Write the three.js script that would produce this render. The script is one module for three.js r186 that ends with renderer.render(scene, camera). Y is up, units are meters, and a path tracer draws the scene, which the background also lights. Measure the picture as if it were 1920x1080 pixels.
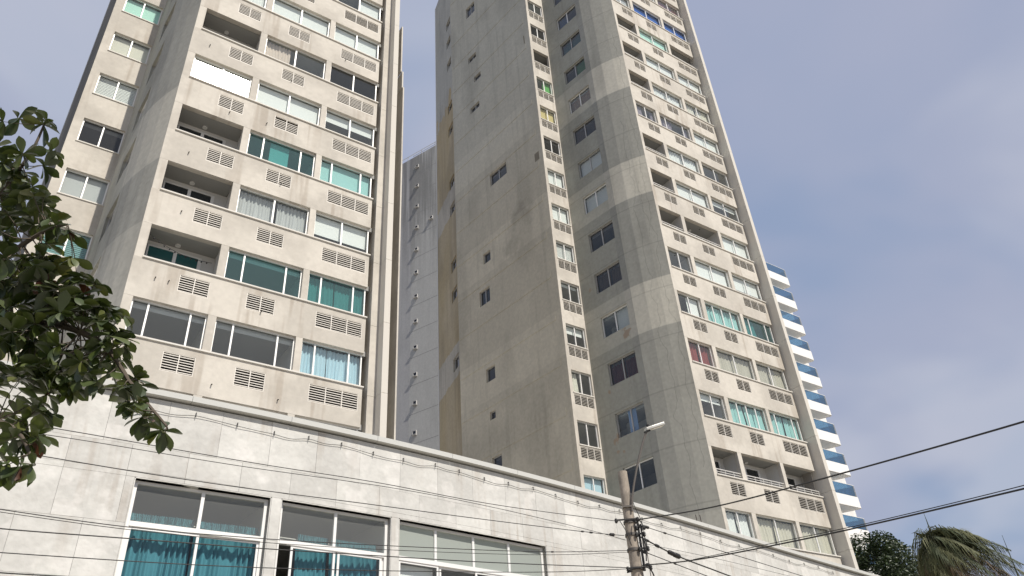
import * as THREE from 'three';
import { mergeGeometries } from 'three/addons/utils/BufferGeometryUtils.js';

// ------------------------------------------------------------ camera, sky, sun, exposure
const scene = new THREE.Scene();
const PITCH = 34.385 * Math.PI / 180, ROLL = -4.2745 * Math.PI / 180;
const camera = new THREE.PerspectiveCamera(40.57, 16 / 9, 0.1, 3000);
{
  const f = new THREE.Vector3(0, Math.sin(PITCH), -Math.cos(PITCH));
  const u = new THREE.Vector3(0, Math.cos(PITCH), Math.sin(PITCH));
  camera.position.set(0, 1.6, 0);
  camera.up.set(-Math.sin(ROLL), u.y * Math.cos(ROLL), u.z * Math.cos(ROLL));
  camera.lookAt(f.x, 1.6 + f.y, f.z);
}
const renderer = new THREE.WebGLRenderer({ antialias: true });
renderer.setSize(1024, 576);
renderer.toneMapping = THREE.LinearToneMapping;
renderer.toneMappingExposure = 1.0;
renderer.shadowMap.enabled = true;

// value noise
const hsh = (i, j, s) => { let h = (i * 374761393 + j * 668265263 + s * 1442695041) | 0; h = Math.imul(h ^ (h >>> 13), 1274126177); h ^= h >>> 16; return (h >>> 0) / 4294967296; };
function vn(x, y, s, px = 0) {
  const xi = Math.floor(x), yi = Math.floor(y), fx = x - xi, fy = y - yi;
  const w = k => px ? ((k % px) + px) % px : k;
  const a = fx * fx * (3 - 2 * fx), b = fy * fy * (3 - 2 * fy);
  const h00 = hsh(w(xi), w(yi), s), h10 = hsh(w(xi + 1), w(yi), s), h01 = hsh(w(xi), w(yi + 1), s), h11 = hsh(w(xi + 1), w(yi + 1), s);
  return (h00 * (1 - a) + h10 * a) * (1 - b) + (h01 * (1 - a) + h11 * a) * b;
}
const fbm = (x, y, s, o = 4, px = 0) => { let v = 0, a = .5, t = 0; for (let k = 0; k < o; k++) { v += a * vn(x, y, s + k, px); t += a; x *= 2; y *= 2; a *= .5; px *= 2; } return v / t; };
let seed = 7; const rnd = () => { seed = (seed + 0x6D2B79F5) | 0; let t = Math.imul(seed ^ (seed >>> 15), 1 | seed); t = (t + Math.imul(t ^ (t >>> 7), 61 | t)) ^ t; return ((t ^ (t >>> 14)) >>> 0) / 4294967296; };
const rr = (a, b) => a + (b - a) * rnd();
const sm = (a, b, x) => { const t = Math.min(1, Math.max(0, (x - a) / (b - a))); return t * t * (3 - 2 * t); };

{ // hazy lavender-blue sky with thin broken veil cloud
  const W = 1024, H = 512, d = new Float32Array(W * H * 4);
  for (let j = 0; j < H; j++) for (let i = 0; i < W; i++) {
    const el = ((j + .5) / H - .5) * Math.PI, az = (i + .5) / W * 2 * Math.PI, e = Math.max(0, Math.sin(el));
    const cx = Math.cos(el) * Math.cos(az), cz = Math.cos(el) * Math.sin(az), k = 1 / (e + .25);
    const warp = fbm(cx * k * 1.3 + 9, cz * k * 1.3 + 4, 31, 3);
    const c = fbm(cx * k * 1.6 + warp * 1.4 + 20, cz * k * 1.6 + warp + 20, 11, 5);
    const cl = sm(.38, .66, c) * (.55 + .6 * fbm(cx * k * 4 + 7, cz * k * 4 + 3, 61, 4));
    const hz = Math.pow(1 - e, 3);
    const base = [.225 + .12 * hz, .32 + .12 * hz, .505 + .09 * hz];
    const cloud = [.42, .445, .575], wl = sm(.46, .72, fbm(cx * k * 2.2 + warp * 2 + 33, cz * k * 2.2 + 51, 71, 5));
    const o = (j * W + i) * 4;
    for (let q = 0; q < 3; q++) d[o + q] = (base[q] * (1 - cl * .85) + cloud[q] * cl * .85) * (1 - wl * .6) + [.55, .575, .67][q] * wl * .6;
    d[o + 3] = 1;
  }
  const t = new THREE.DataTexture(d, W, H, THREE.RGBAFormat, THREE.FloatType);
  t.mapping = THREE.EquirectangularReflectionMapping; t.magFilter = THREE.LinearFilter; t.minFilter = THREE.LinearFilter; t.wrapS = THREE.RepeatWrapping; t.needsUpdate = true;
  scene.background = t; scene.environment = t;
}
const sun = new THREE.DirectionalLight(0xfff8ee, 4.7);
{
  const az = 45 * Math.PI / 180, el = 47.3 * Math.PI / 180;
  sun.position.set(Math.sin(az) * Math.cos(el) * 120, Math.sin(el) * 120, Math.cos(az) * Math.cos(el) * 120 - 30);
  sun.target.position.set(0, 0, -30); scene.add(sun.target);
  sun.castShadow = true; sun.shadow.mapSize.set(4096, 4096);
  Object.assign(sun.shadow.camera, { left: -80, right: 80, top: 80, bottom: -80, near: 1, far: 300 });
  scene.add(sun);
}

// ------------------------------------------------------------ helpers
const taken = {};
const numbered = n => { const k = taken[n] = (taken[n] ?? -1) + 1; return k ? n + '_' + String(k).padStart(3, '0') : n; };
function tag(o, label, category, group, kind) { o.userData.label = label; if (category) o.userData.category = category; if (group) o.userData.group = group; if (kind) o.userData.kind = kind; return o; }
function mk(name, geo, mat, parent) { const m = new THREE.Mesh(geo, mat); m.name = parent && parent !== scene ? name : numbered(name); m.castShadow = m.receiveShadow = true; (parent || scene).add(m); return m; }
function thing(name, label, category, group) { const g = new THREE.Group(); g.name = numbered(name); scene.add(g); return tag(g, label, category, group); }
const std = (c, r = .85, x = {}) => new THREE.MeshStandardMaterial({ color: new THREE.Color().setRGB(...c), roughness: r, ...x });
const phy = (c, r, x = {}) => new THREE.MeshPhysicalMaterial({ color: new THREE.Color().setRGB(...c), roughness: r, ...x });
const bcache = {};
const bx = (w, h, d, x = 0, y = 0, z = 0) => { const g = new THREE.BoxGeometry(w, h, d); g.translate(x, y, z); return g; };
const bxy = (x0, x1, y0, y1, z0, z1) => { const g = bx(x1 - x0, y1 - y0, z1 - z0, (x0 + x1) / 2, (y0 + y1) / 2, (z0 + z1) / 2); const uv = g.attributes.uv, p = g.attributes.position, nn = g.attributes.normal; for (let i = 0; i < uv.count; i++) { if (Math.abs(nn.getX(i)) > .5) uv.setXY(i, p.getZ(i), p.getY(i)); else if (Math.abs(nn.getY(i)) > .5) uv.setXY(i, p.getX(i), p.getZ(i)); else uv.setXY(i, p.getX(i), p.getY(i)); } return g; };
const mg = l => l.length > 1 ? mergeGeometries(l.map(g => g.index ? g.toNonIndexed() : g)) : l[0];
const V = (x, y, z) => new THREE.Vector3(x, y, z);
function tube(pts, r, seg = 24, rad = 6) { return new THREE.TubeGeometry(new THREE.CatmullRomCurve3(pts.map(p => V(...p)), false, 'centripetal'), seg, r, rad, false); }
function taper(pts, r0, r1, seg = 12, rad = 7) {
  const c = new THREE.CatmullRomCurve3(pts.map(p => V(...p)), false, 'centripetal'), g = new THREE.TubeGeometry(c, seg, 1, rad, false), p = g.attributes.position;
  for (let i = 0; i <= seg; i++) { const q = c.getPointAt(i / seg), r = r0 + (r1 - r0) * i / seg; for (let j = 0; j <= rad; j++) { const k = i * (rad + 1) + j; p.setXYZ(k, q.x + (p.getX(k) - q.x) * r, q.y + (p.getY(k) - q.y) * r, q.z + (p.getZ(k) - q.z) * r); } }
  g.computeVertexNormals(); return g;
}
const toS = v => { v = Math.min(1, Math.max(0, v)); return 255 * (v <= .0031308 ? 12.92 * v : 1.055 * Math.pow(v, 1 / 2.4) - .055); };
function tex(w, h, f, rep, rough) { // f(u,v) -> linear rgb
  const d = new Uint8Array(w * h * 4);
  for (let j = 0; j < h; j++) for (let i = 0; i < w; i++) { const c = f((i + .5) / w, (j + .5) / h), o = (j * w + i) * 4; for (let q = 0; q < 3; q++) d[o + q] = rough ? c[q] * 255 : toS(c[q]); d[o + 3] = 255; }
  const t = new THREE.DataTexture(d, w, h); t.magFilter = THREE.LinearFilter; t.minFilter = THREE.LinearMipmapLinearFilter; t.generateMipmaps = true;
  if (!rough) t.colorSpace = THREE.SRGBColorSpace;
  if (rep) { t.wrapS = t.wrapT = THREE.RepeatWrapping; t.repeat.set(1 / rep, 1 / rep); }
  t.needsUpdate = true; return t;
}
const mix = (a, b, t) => [a[0] + (b[0] - a[0]) * t, a[1] + (b[1] - a[1]) * t, a[2] + (b[2] - a[2]) * t];
const mul = (a, k) => [a[0] * k, a[1] * k, a[2] * k];

// ------------------------------------------------------------ materials
const bumpT = tex(512, 512, (u, v) => { const n = fbm(u * 64, v * 64, 3, 3, 64) * .5 + fbm(u * 12, v * 12, 8, 3, 12) * .5; return [n, n, n]; }, 4, true);
const stucco = tex(1024, 1024, (u, v) => {
  const n = fbm(u * 8, v * 8, 1, 5, 8), f = fbm(u * 90, v * 90, 5, 2, 90), st = fbm(u * 60, v * 4, 9, 3, 4 * 15), big = fbm(u * 3, v * 3, 17, 3, 3);
  let c = mix([.585, .545, .475], [.49, .455, .395], sm(.35, .7, n));
  c = mix(c, [.36, .31, .25], sm(.5, .8, st) * sm(.38, .62, big) * .6);
  return mul(c, .93 + .14 * f);
}, 12);
const M = {
  wall: std([1, 1, 1], .9, { map: stucco, bumpMap: bumpT, bumpScale: .004 }),
  fin: std([.60, .565, .50], .88, { bumpMap: bumpT, bumpScale: .004 }),
  coping: std([.52, .52, .49], .88, { bumpMap: bumpT, bumpScale: .006 }),
  soffit: std([.33, .33, .315], .95),
  pil: std([1, 1, 1], .9, { map: stucco }),
  sill: std([.64, .61, .55], .7),
  alu: std([.78, .77, .74], .45, { metalness: .1 }),
  aluD: std([.45, .44, .42], .5, { metalness: .3 }),
  slat: std([.72, .68, .61], .6),
  nicheShade: std([.035, .032, .03], .95),  // near-black colour stands in for the shade between the grille slats
  interior: std([.62, .61, .58], .95),
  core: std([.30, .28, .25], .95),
  glass: phy([.88, .92, .91], .02, { transmission: .95, thickness: 0, ior: 1.5, side: THREE.DoubleSide }),
  glassT: phy([.42, .66, .65], .02, { transmission: .9, thickness: 0, ior: 1.5, side: THREE.DoubleSide }),
  glassG: phy([.90, .93, .90], .16, { transmission: .8, thickness: 0, ior: 1.5, side: THREE.DoubleSide }),
  glassD: phy([.42, .43, .42], .02, { transmission: .93, thickness: 0, ior: 1.5, side: THREE.DoubleSide }),
  glassB: phy([.40, .60, .85], .02, { transmission: 1, thickness: 0, ior: 1.6, side: THREE.DoubleSide }),
};
const fabric = {};
const FC = { white: [.80, .80, .77], cream: [.70, .66, .56], beige: [.60, .55, .45], taupe: [.50, .46, .38], aqua: [.34, .60, .57], teal: [.17, .36, .35], sky: [.45, .62, .70], red: [.23, .035, .03], wine: [.25, .08, .10], brown: [.22, .15, .10], yellow: [.62, .50, .22], green: [.10, .40, .08], mint: [.50, .78, .66], grey: [.50, .50, .49], mauve: [.26, .22, .26], pink: [.66, .55, .47], blue: [.20, .30, .50], pool: [.065, .235, .285], bright: [.86, .85, .76] };
const fab = c => fabric[c] ??= phy(FC[c], .9, { sheen: .3, sheenRoughness: .6, side: THREE.DoubleSide });

// ------------------------------------------------------------ ground
{
  const g = new THREE.PlaneGeometry(1600, 1600, 1, 1); g.rotateX(-Math.PI / 2);
  const t = tex(512, 512, (u, v) => mul([.33, .30, .25], .8 + .4 * fbm(u * 16, v * 16, 4, 4, 16)), 0);
  t.wrapS = t.wrapT = THREE.RepeatWrapping; t.repeat.set(160, 160);
  tag(mk('ground', g, std([1, 1, 1], .95, { map: t })), 'pale street paving around the buildings', null, null, 'structure');
}

// ------------------------------------------------------------ wall frames and windows
// wall from A (left end seen from outside) to B, plan points [x, z] in the tower's own axes
function WF(A, B) { const dx = B[0] - A[0], dz = B[1] - A[1], L = Math.hypot(dx, dz); return { A, e: [dx / L, dz / L], L, phi: Math.atan2(-dz, dx), o: [-dz / L * 1, dx / L * 1] }; }
function place(m, w, t, y, out = 0) { // out = metres in front of the wall face
  const o = [-w.e[1], w.e[0]]; m.position.set(w.A[0] + w.e[0] * t + o[0] * out, y, w.A[1] + w.e[1] * t + o[1] * out); m.rotation.y = w.phi; return m;
}
function rectShape(x0, x1, y0, y1, C = THREE.Shape) { const s = new C(); s.moveTo(x0, y0); s.lineTo(x1, y0); s.lineTo(x1, y1); s.lineTo(x0, y1); s.closePath(); return s; }
function holed(L, y0, y1, holes, th) {
  const s = rectShape(0, L, y0, y1);
  for (const h of holes) s.holes.push(rectShape(h[0], h[1], h[2], h[3], THREE.Path));
  const g = new THREE.ExtrudeGeometry(s, { depth: th, bevelEnabled: false }); g.translate(0, 0, -th); return g;
}
function uvBox(g, ox, oy, w, h) { const uv = g.attributes.uv, p = g.attributes.position; for (let i = 0; i < uv.count; i++) uv.setXY(i, (p.getX(i) + ox) / w, (p.getY(i) - oy) / h); return g; }
const frameC = {}, paneC = {}, curtC = {};
const LAY = { 1: [1], 2: [.5, .5], 3: [.22, .56, .22], 4: [.25, .25, .25, .25], 5: [.28, .46, .26] };
function frameGeo(W, H, lay, b = .05) {
  const k = [W.toFixed(2), H.toFixed(2), lay, b].join(); if (frameC[k]) return frameC[k];
  const l = [bxy(0, W, 0, b, -.07, 0), bxy(0, W, H - b, H, -.07, 0), bxy(0, b, b, H - b, -.07, 0), bxy(W - b, W, b, H - b, -.07, 0)];
  let x = 0; const fr = LAY[lay]; for (let i = 0; i < fr.length - 1; i++) { x += fr[i] * W; l.push(bxy(x - b * .6, x + b * .6, b, H - b, -.06, .006)); }
  return frameC[k] = mg(l);
}
function curtainGeo(W, H, folds, amp, sd) {
  const k = [W.toFixed(2), H.toFixed(2), folds, amp, sd % 4].join(); if (curtC[k]) return curtC[k];
  const n = folds * 6, g = new THREE.PlaneGeometry(W, H, n, 3), p = g.attributes.position, s = sd % 4;
  for (let i = 0; i < p.count; i++) { const x = p.getX(i) / W + .5, y = p.getY(i) / H + .5, f = x * folds + vn(x * folds * .7, y * .6, 40 + s) * 1.3; p.setZ(i, Math.sin(f * 6.283) * amp * (.7 + .5 * vn(x * folds * 2, 3, s + 5)) + (vn(x * 3, y, s + 9) - .5) * .05); p.setX(i, p.getX(i) + (1 - y) * (vn(x * folds * 1.5, 1, s + 2) - .5) * .05); }
  g.translate(W / 2, H / 2, 0); g.computeVertexNormals(); return curtC[k] = g;
}
let wi = 0;
function addContent(win, W, H, code, col, fine) {
  const z = -.16, c = (x0, x1, y0, y1, name = 'curtain') => { const m = mk(name, name === 'curtain' ? curtainGeo(x1 - x0, y1 - y0, Math.max(3, Math.round((x1 - x0) * (fine ? 7 : 5))), .035, wi) : bxy(0, x1 - x0, 0, y1 - y0, -.006, 0), fab(col), win); m.position.set(x0, y0, z - (name === 'curtain' ? .03 : 0)); return m; };
  if (code === 'c') { const gap = rr(.0, .03) * W, m = W * rr(.44, .56); c(.03, m - gap, .02, H - .05); c(m + gap, W - .03, .02, H - .05); }
  else if (code === 'b') c(.04, W - .04, .03, H - .03, 'blind');
  else if (code === 'h') c(.04, W - .04, H * rr(.5, .75), H - .03, 'blind');
  else if (code === 'q') c(.04, W - .04, H * .3, H - .03, 'blind');
  else if (code === 's') c(.04, W - .04, H * .82, H - .03, 'blind');
  else if (code === 'r') c(W * .5, W - .04, .03, H - .03, 'blind');
  else if (code === 'p') { c(.03, W * rr(.3, .48), .02, H - .05); if (rnd() < .6) c(W * .82, W - .03, .02, H - .05); }
  else if (code === 'm') c(W * .34, W * .62, .03, H - .03, 'blind');
  else if (code === 'v') { const l = []; for (let y = .06; y < H - .05; y += .085) l.push(bx(W - .1, .06, .012, W / 2, y, 0)); const m = mk('blind', mg(l), fab(col), win); m.position.z = z; }
}
function addWindow(parent, w, t0, t1, y0, y1, spec, o = {}) {
  wi++;
  const [lay, code, col, gl] = spec.split('|'), W = t1 - t0, H = y1 - y0, b = o.bar ?? .045;
  const win = mk('window', frameGeo(W, H, lay, b), o.frame ?? M.alu, parent); place(win, w, t0, y0, -(o.recess ?? .13));
  let x = 0; const gm = gl === 't' ? M.glassT : gl === 'd' ? M.glassD : gl === 'b' ? M.glassB : gl === 'g' ? M.glassG : M.glass;
  for (const f of LAY[lay]) { const pw = f * W - b * .8; const k = pw.toFixed(3) + H.toFixed(2); const g = paneC[k] ??= new THREE.PlaneGeometry(pw, H - b * 1.2); const p = mk('pane', g, gm, win); p.position.set(x + f * W / 2, H / 2, -.035 - rnd() * .012); p.rotation.set(rr(-.004, .004), rr(-.006, .006), 0); x += f * W; }
  if (code && code !== 'n') addContent(win, W, H, code, col, o.fine);
  return win;
}
// louvre grille: frame with dividers; slats either single parts or one joined part
const grC = {};
function addGrille(parent, w, t0, t1, y0, y1, div, single) {
  const thin = !single;
  const W = t1 - t0, H = y1 - y0, k = [W.toFixed(2), H.toFixed(2), div, thin].join();
  if (!grC[k]) {
    const l = [bxy(0, W, 0, .02, -.06, .004), bxy(0, W, H - .02, H, -.06, .004), bxy(0, .02, .02, H - .02, -.06, .004), bxy(W - .02, W, .02, H - .02, -.06, .004)];
    for (let i = 1; i < div; i++) l.push(bxy(W * i / div - .014, W * i / div + .014, .02, H - .02, -.055, .006));
    const s = bx(W - .05, thin ? .013 : .023, .02); grC[k] = { f: mg(l), s };
  }
  const gr = mk('louvre_grille', grC[k].f, M.slat, parent); place(gr, w, t0, y0, -.01);
  const n = 7; if (single) { const old = rnd() < .3; for (let i = 0; i < n; i++) { if (old && y0 > 23 && rnd() < .12) continue; const s = mk('slat', grC[k].s, M.slat, gr); s.position.set(W / 2, .02 + (i + .5) * (H - .04) / n + rr(-.003, .003), -.03); s.rotation.z = old ? rr(-.012, .012) : 0; } }
  else { if (!grC[k].j) { const l = []; for (let i = 0; i < n; i++) { const s = grC[k].s.clone(); s.translate(W / 2, .02 + (i + .5) * (H - .04) / n, -.03); l.push(s); } grC[k].j = mg(l); } const s = mk('slats', grC[k].j, M.slat, gr); s.userData.kind = 'stuff'; }
  const nb = mk('shade_black_box', mg([bxy(-.02, W + .02, -.02, H + .02, -.5, -.48), bxy(.002, .012, .002, H - .002, -.48, -.062), bxy(W - .012, W - .002, .002, H - .002, -.48, -.062), bxy(.012, W - .012, H - .012, H - .002, -.48, -.062), bxy(.012, W - .012, .002, .012, -.48, -.062)]), M.nicheShade, gr);  // box added behind the slats, gap shade put into its black colour
}

// paint on the shaded walls
function wallPaint(len, y0, y1, f) {
  const H = y1 - y0; const t = tex(512, 1024, (u, v) => f(u * len, y0 + v * H), 0); return std([1, 1, 1], .92, { map: t });
}
function grime(t, y, c, sd, k = 1) {
  const n = fbm(t * .45, y * .22, sd, 4), st = fbm(t * 3.2, y * .16, sd + 7, 4), f = fbm(t * 9, y * 9, sd + 3, 3), pk = fbm(t * .8 + 40, y * .5, sd + 21, 4);
  c = mix(c, mul(c, .66), sm(.55, .82, st) * k * .6); c = mix(c, mul(c, .74), sm(.48, .72, n) * k); c = mix(c, mul(c, 1.22), sm(.55, .75, pk) * k * .5);
  return mul(c, .88 + .24 * f);
}

// ------------------------------------------------------------ apartment towers
function makeTower(o) {
  const T = thing('apartment_tower', o.label, 'tower', 'twin apartment towers');
  T.position.set(o.at[0], 0, o.at[1]); T.rotation.y = 36.1 * Math.PI / 180;
  const P = o.plan.map(([u, n]) => [u, -n]), sills = []; for (let k = 0; k < o.rows.length; k++) sills.push(o.sill0 + k * o.pitch);
  const yB = o.yBase, yT = sills[sills.length - 1] + 1.4, WH = 1.36, front = WF([0, 0], [10, 0]);
  // spandrels, one per floor
  const sp0 = -1.44, G = o.grilles;
  sills.forEach((s, k) => {
    const th = .22, lo = k ? WH - o.pitch : WH - o.pitch;
    const g = holed(o.spEnd, lo, 0, k || o.lowGrille ? G.map(q => [q[0], q[1], q[3], q[2]]) : [], th), uv = g.attributes.uv, ou = rnd() * 12, ov = rnd() * 12;
    for (let i = 0; i < uv.count; i++) uv.setXY(i, uv.getX(i) + ou, uv.getY(i) + ov);
    const m = mk('spandrel', g, M.wall, T); m.position.y = s;
    const si = mk('sill', bxy(o.bays[0][0] - .02, o.spEnd + .03, 0, .05, -.18, .055), M.sill, T); si.position.y = s + .002;
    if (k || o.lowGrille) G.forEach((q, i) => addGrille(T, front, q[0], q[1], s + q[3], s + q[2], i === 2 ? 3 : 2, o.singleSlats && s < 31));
    o.bays.forEach((b, i) => {
      const spec = o.rows[k][i];
      if (spec[0] === 'B') balcony(T, b, s, spec, o, i);
      else addWindow(T, front, b[0], b[1], s + .052, s + WH, spec, { fine: o.singleSlats, recess: .12 });
    });
  });
  const pier = (x0, x1) => { const g = bxy(x0, x1, yB, yT, -.216, -.004); const uv = g.attributes.uv, ou = rnd() * 9; for (let i = 0; i < uv.count; i++) uv.setXY(i, uv.getX(i) + ou, uv.getY(i)); mk('pier', g, M.wall, T); };
  pier(0.002, o.bays[0][0]); pier(o.bays[0][1], o.bays[1][0]); pier(o.bays[1][1], o.bays[2][0]);
  // corner pilasters and fin, in storey-high lengths
  for (const [x0, x1, z0, z1, mt] of o.fins) for (let y = yB; y < yT - .1; y += o.pitch) mk('pilaster_block', bxy(x0, x1, y + .006, Math.min(yT, y + o.pitch) - .006, z0, z1), mt, T);
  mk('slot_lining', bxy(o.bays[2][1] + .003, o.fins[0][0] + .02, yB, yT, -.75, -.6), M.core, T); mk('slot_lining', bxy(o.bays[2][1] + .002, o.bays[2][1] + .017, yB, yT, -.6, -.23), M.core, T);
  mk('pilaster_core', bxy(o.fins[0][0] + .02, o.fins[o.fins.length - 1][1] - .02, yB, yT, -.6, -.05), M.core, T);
  // shaded flank: facets round to the flat wall with one window per floor
  const segL = []; let tot = 0; for (let i = 0; i < 4; i++) { segL.push(tot); tot += Math.hypot(P[i + 1][0] - P[i][0], P[i + 1][1] - P[i][1]); }
  const flankMat = wallPaint(tot, yB, yT, o.flankPaint);
  for (let i = 0; i < 4; i++) {
    const w = WF(P[i + 1], P[i]), holes = [];
    if (i === 3) sills.forEach((s, k) => { if (o.flankWin[k]) holes.push([w.L - o.flankT[1], w.L - o.flankT[0], s + o.flankDy, s + o.flankDy + 1.3]); });
    const g = holed(w.L, yB, yT, holes, .2), p = g.attributes.position, uv = g.attributes.uv;
    for (let j = 0; j < uv.count; j++) uv.setXY(j, (segL[i] + w.L - p.getX(j)) / tot, (p.getY(j) - yB) / (yT - yB));
    const m = mk('flank_wall', g, flankMat, T); place(m, w, 0, 0);
    if (i === 3) holes.forEach((h, j) => addWindow(T, w, h[0], h[1], h[2], h[3], o.flankWin.filter(x => x)[j], { recess: .1, frame: j % 3 ? M.aluD : M.alu }));
  }
  // narrow set-back strip facing the street
  {
    const w = WF(P[5], P[4]), holes = [];
    o.strip.forEach((sp, k) => { const s = o.stripSill + k * o.pitch; holes.push([o.stripT[0], o.stripT[1], s, s + o.stripH]); if (o.stripGrille) holes.push([o.stripT[0], o.stripT[1], s - .72, s - .1]); });
    const m = mk('strip_wall', holed(w.L, yB, yT, holes.filter(h => h[2] > yB + .1 && h[3] < yT - .05), .2), M.wall, T); place(m, w, 0, 0);
    o.strip.forEach((sp, k) => { const s = o.stripSill + k * o.pitch; if (s + o.stripH > yT - .1) return;
      if (sp[0] === 'B') { const b = mk('balcony', bxy(0, o.stripT[1] - o.stripT[0], -.3, o.stripH, -1.4, -1.3), M.interior, T); place(b, w, o.stripT[0], s, 0); }
      else addWindow(T, w, o.stripT[0], o.stripT[1], s, s + o.stripH, sp, { recess: .1 });
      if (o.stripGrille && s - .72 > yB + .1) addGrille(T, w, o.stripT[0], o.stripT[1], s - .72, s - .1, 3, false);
      const si = mk('sill', bxy(o.stripT[0] - .03, o.stripT[1] + .03, -.05, 0, -.15, .04), M.sill, T); place(si, w, 0, s - .002, 0);
    });
  }
  // second shaded flank and rear corner
  {
    const w = WF(P[6], P[5]), holes = o.flank2.map(([t, ww, y, h]) => [w.L - t - ww / 2, w.L - t + ww / 2, y - h / 2, y + h / 2]);
    const g = uvBox(holed(w.L, yB, yT, holes, .2), 0, yB, w.L, yT - yB);
    place(mk('flank_wall', g, wallPaint(w.L, yB, yT, o.flank2Paint), T), w, 0, 0);
    holes.forEach((h, j) => addWindow(T, w, h[0], h[1], h[2], h[3], h[1] - h[0] > .9 ? '2|n||d' : '1|n||d', { recess: .1, frame: M.aluD }));
    if (o.bands) for (let y = o.bands; y < yT - 1; y += o.pitch) { const hole = holes.some(h => h[3] > y - .1 && h[2] < y + .55); if (!hole) { const b = mk('slab_band', uvBox(bxy(.02, w.L - .45, y, y + .42, -.05, .022), 0, yB, w.L, yT - yB), T.userData.f2 ??= wallPaint(w.L, yB, yT, o.flank2Paint), T); place(b, w, 0, 0); } }
    delete T.userData.f2;
    if (P[7]) {
      const w2 = WF(P[7], P[6]), h2 = (o.rear || []).map(([t, ww, y, h]) => [w2.L - t - ww / 2, w2.L - t + ww / 2, y - h / 2, y + h / 2]);
      place(mk('flank_wall', uvBox(holed(w2.L, yB, yT, h2, .2), 0, yB, w2.L, yT - yB), wallPaint(w2.L, yB, yT, o.rearPaint), T), w2, 0, 0);
      h2.forEach(h => addWindow(T, w2, h[0], h[1], h[2], h[3], '1|n||d', { recess: .1, frame: M.aluD }));
    }
  }
  // back of the building, roof, floors, partitions
  const xr = o.fins[o.fins.length - 1][1], zb = o.back, last = P[7] || P[6];
  const br = o.backRight ?? [xr, -zb];
  for (const [A, B] of [[[xr, -.1], br], [br, last]]) { const w = WF(A, B); place(mk('rear_wall', bxy(0, w.L, yB, yT, -.2, 0), M.interior, T), w, 0, 0); }
  const ins = .26, poly = [[.3, -ins], [xr - .1, -ins], [br[0] - .35, br[1] + .35], [last[0] + .3, last[1] + .2]];
  for (let i = P[7] ? 6 : 6; i >= 1; i--) poly.push([P[i][0] + ins, P[i][1] - (i === 4 || i === 5 ? ins : 0)]);
  const sh = new THREE.Shape(); poly.forEach((p, i) => i ? sh.lineTo(p[0], -p[1]) : sh.moveTo(p[0], -p[1])); sh.closePath();
  const sg = new THREE.ExtrudeGeometry(sh, { depth: .2, bevelEnabled: false }); sg.rotateX(-Math.PI / 2);
  for (const s of [...sills, sills[sills.length - 1] + o.pitch]) { const m = mk('floor_slab', sg, M.soffit, T); m.position.y = s + WH + .03 - o.pitch; }
  mk('partition_wall', bxy(o.bays[0][1] + .06, o.bays[1][0] - .06, yB, yT, -4.4, -.22), M.interior, T);
  mk('partition_wall', bxy(o.bays[1][1] + .05, o.bays[2][0] - .05, yB, yT, -4.4, -.22), M.interior, T);
  mk('core_wall', bxy(-.3, xr - .3, yB, yT, -4.6, -4.4), M.interior, T);
  mk('core_wall', bxy(P[3][0] + 1.2, P[3][0] + 1.35, yB, yT, -4.4, -1.9), M.interior, T);
  mk('core_wall', bxy(P[4][0] + 1.6, P[4][0] + 1.75, yB, yT, last[1] + .5, -4.6), M.interior, T);
  return T;
}
const orange = std([.45, .26, .10], .9), railM = std([.62, .6, .56], .5, { metalness: .2 });
function balcony(T, b, s, spec, o, i) {
  const W = b[1] - b[0], z = -.95, m = mk('balcony', bxy(b[0] - (i ? .12 : 0), b[1] + .1, s - 1.2, s + 1.38, z - .1, z), spec === 'Bo' ? orange : M.interior, T);
  const d = mk('balcony_door', mg([bxy(0, W * .78, 0, 2.1, -.03, .05)].slice(1).concat([bxy(0, .05, 0, 2.33, 0, .05), bxy(W * .73, W * .78, 0, 2.33, 0, .05), bxy(W * .37, W * .42, 0, 2.33, 0, .05), bxy(0, W * .78, 2.33, 2.38, 0, .05)])), M.alu, m); d.position.set(b[0] + .12, s - 1.18, z);
  const pn = mk('door_pane', bxy(.03, W * .75, .02, 2.34, .012, .022), spec === 'Bt' ? doorT : doorG, m); pn.position.copy(d.position);
  if (!o.singleSlats) { const l = [bxy(b[0], b[1], .26, .295, -.1, -.065), bxy(b[0], b[1], .15, .175, -.1, -.075)]; for (let x = b[0] + .1; x < b[1]; x += .55) l.push(bxy(x, x + .025, 0, .26, -.095, -.07)); const r = mk('railing', mg(l), railM, m); r.position.y = s + .052; }
  const lamp = mk('ceiling_light', new THREE.CylinderGeometry(.09, .09, .04, 14), M.alu, m); lamp.position.set((b[0] + b[1]) / 2 - .1, s + 1.372, -.8);
}
const doorG = std([.035, .04, .042], .08), doorT = std([.03, .11, .11], .08);

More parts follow.
